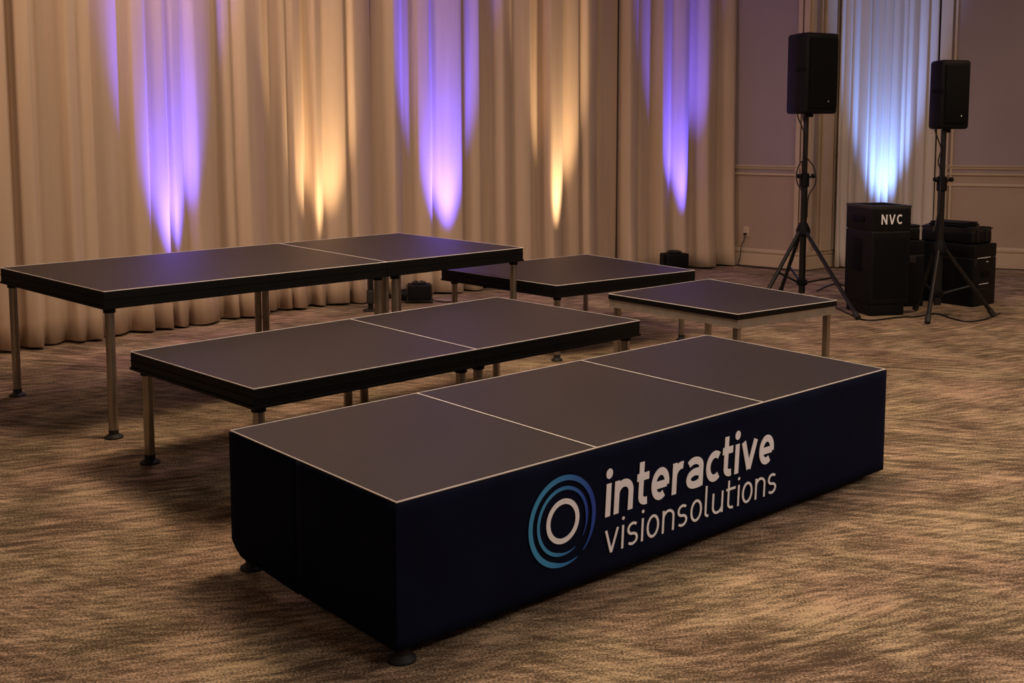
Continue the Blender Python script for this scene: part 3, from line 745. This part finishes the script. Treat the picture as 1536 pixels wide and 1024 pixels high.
# mixer bag on the big case
e38 = Vector((math.cos(R(38)), math.sin(R(38)))); l38 = Vector((-e38.y, e38.x))
pC = pA+e38*.03+l38*.04
r4, m4_, lb4 = case('mixer_bag', 'black padded mixer case lying on the large case', 'bag', (pC.x, pC.y), .33, .52, zA+.001, z_at(343, pA), R(38), bev=.022)
obj('piping', lb4(-.004, .334, -.004, .524, z_at(343, pA)-.022, z_at(343, pA)-.012, .002), M['caseedge'], r4, True, 'paler edge piping')
for xx in (.07, .22): obj('strap', lb4(xx, xx+.02, -.006, .52, zA+.02, z_at(343, pA)+.004, .003), M['cable'], r4, True)
zM = z_at(343, pA)+.006
pD = pC+e38*.02+l38*.10
r5 = thing('folded_laptop', (*(pD+e38*.14+l38*.18), zM), 'thin dark folded tray lying on top of the mixer case', 'tray')
def lbD(x0, x1, y0, y1, q0, q1, bv=.004):
    t = bmesh.new(); box(t, ((x0+x1)/2, (y0+y1)/2, (q0+q1)/2), (x1-x0, y1-y0, q1-q0), 0, bv)
    t.transform(Matrix(((e38.x, l38.x, 0, pD.x), (e38.y, l38.y, 0, pD.y), (0, 0, 1, 0), (0, 0, 0, 1)))); return t
r5.name = 'equipment_tray'; ORG['equipment_tray'] = ORG['folded_laptop']
obj('lower_half', lbD(0, .26, 0, .36, zM, zM+.016), M['case'], r5, True)
obj('upper_half', lbD(.01, .25, .01, .35, zM+.019, zM+.034), M['plastic'], r5, True)

# floor cables
cable([fl(1240, 455, .007), fl(1256, 462, .007), fl(1272, 470, .007), fl(1300, 480, .007), fl(1345, 476, .007), fl(1380, 474, .007), fl(1404, 470, .007), fl(1430, 478, .007), fl(1452, 482, .007), fl(1476, 479, .007), fl(1500, 470, .007)], .007, 'black floor cable running past the cabinet and the cases')
cable([fl(1226, 436, .009), fl(1240, 429, .009), fl(1256, 425, .009), fl(1272, 430, .009), fl(1290, 434, .009)], .009, 'thick black cable bend on the carpet behind the left tripod leg')

# ------------------------------------------------------------------ wall outlet with cord
dB3 = Vector((dB.x, dB.y, 0)); nB = Vector((dB.y, -dB.x, 0)); Kp = Vector((K1.x, K1.y, 0))
oc = on_plane(1120, 347, Kp, nB)
def wm(p): return Matrix(((dB3.x, nB.x, 0, p.x), (dB3.y, nB.y, 0, p.y), (0, 0, 1, p.z), (0, 0, 0, 1)))
root = thing('wall_outlet', tuple(oc), 'ivory wall outlet with a black plug near the room corner', 'outlet')
bm = bmesh.new(); box(bm, (0, 0, 0), (.075, .012, .12), 0, .003); bm.transform(wm(oc+nB*.006)); obj('cover_plate', bm, M['outlet'], root, True)
for s in (-1, 1):
    bm = bmesh.new(); box(bm, (0, 0, 0), (.034, .006, .03), 0, .002); bm.transform(wm(oc+nB*.014+Vector((0, 0, s*.026)))); obj('socket', bm, M['outlet'], root, True)
pc = oc+nB*.036+Vector((0, 0, -.028))
bm = bmesh.new(); box(bm, (0, 0, 0), (.026, .04, .026), 0, .005); bm.transform(wm(pc)); bmesh.ops.translate(bm, verts=bm.verts[:], vec=(0, 0, 0))
pl_ = bm
path_tube(pl_, [pc+nB*.018+Vector((0, 0, -.01)), pc+nB*.03+Vector((0, 0, -.08)), Vector((pc.x, pc.y, .25))+nB*.03-dB3*.03, Vector((pc.x, pc.y, .1))+nB*.04-dB3*.04, Vector((pc.x, pc.y, .008))+nB*.05-dB3*.04, Vector((pc.x, pc.y, .008))+nB*.07+dB3*.25, Vector((pc.x, pc.y, .008))+nB*.07+dB3*.62], .006)
tag(obj('power_cord', pl_, M['cable'], None, True), 'black plug and cord hanging from the ivory wall outlet', 'cord')

# ------------------------------------------------------------------ uplight fixtures on the floor
def fixture(p, yaw, sc, label, lens=True, name='floor_uplight'):
    root = thing(name, (p.x, p.y, 0), label, 'uplight', 'uplight fixtures by the drapes')
    mt = Matrix.Translation(Vector((p.x, p.y, 0))) @ Matrix.Rotation(yaw, 4, 'Z') @ Matrix.Scale(sc, 4)
    bm = bmesh.new(); box(bm, (0, 0, .105), (.22, .16, .15), 0, .018); bm.transform(mt); hs = obj('housing', bm, M['plastic'], root, True)
    bm = bmesh.new()
    for s in (-1, 1): box(bm, (s*.118, 0, .09), (.008, .05, .17), 0, .003)
    box(bm, (0, 0, .008), (.25, .09, .012), 0, .003); bm.transform(mt); obj('yoke', bm, M['standmetal'], root, True)
    bm = bmesh.new(); lathe(bm, (0, 0, .18), [(.06, 0), (.066, .004), (.066, .02), (.055, .022), (.05, .012)], 20); bm.transform(mt); obj('lens_ring', bm, M['lens'], hs, True)
    if lens:
        bm = bmesh.new(); tube(bm, (-.12, 0, .075), (-.20, 0, .075), .06, .05, 20); bm.transform(mt); obj('side_knob', bm, M['plastic'], hs, True)
        bm = bmesh.new(); path_tube(bm, [(.11, .03, .03), (.16, .03, .01), (.24, -.02, .008), (.30, .0, .008)], .006); bm.transform(mt); obj('cord', bm, M['cable'], root, True)
    return root
fx = fl(629, 454).to_2d(); fixture(fx, R(6), 1.0, 'small black lamp box with round side knob on the carpet before the middle drape')
fixture(fl(1011, 409).to_2d(), R(20), 1.25, 'square black floor box at the hem of the corner drape', lens=False)
# leaning folding frame and black strut between the tall platform's legs
pS = fl(556, 466).to_2d()
root = thing('cable_stand', (pS.x, pS.y, 0), 'slim black upright between the steel legs under the tall platform seam', 'stand')
bm = bmesh.new(); box(bm, (pS.x, pS.y, .30), (.045, .045, .58), R(20), .006); obj('post', bm, M['standmetal'], root, True)
bm = bmesh.new(); lathe(bm, (pS.x, pS.y, 0), [(.07, 0), (.07, .012), (.03, .02)], 20); box(bm, (pS.x+.01, pS.y-.02, .13), (.075, .07, .12), R(20), .01); obj('base', bm, M['rubber'], root, True)
pT = fl(583, 447).to_2d()
bm = bmesh.new()
for s in (-1, 1): tube(bm, (pT.x+s*.09, pT.y, .02), (pT.x+s*.09, pT.y+.02, .40), .008, seg=8)
tube(bm, (pT.x-.09, pT.y+.02, .34), (pT.x+.09, pT.y+.02, .34), .01, seg=8); tube(bm, (pT.x-.09, pT.y+.02, .40), (pT.x+.09, pT.y+.02, .40), .008, seg=8)
box(bm, (pT.x, pT.y, .03), (.24, .10, .035), 0, .005)
tag(obj('folding_frame', bm, M['standmetal'], None, True), 'small black tubular frame on the carpet left of the lamp box', 'frame')
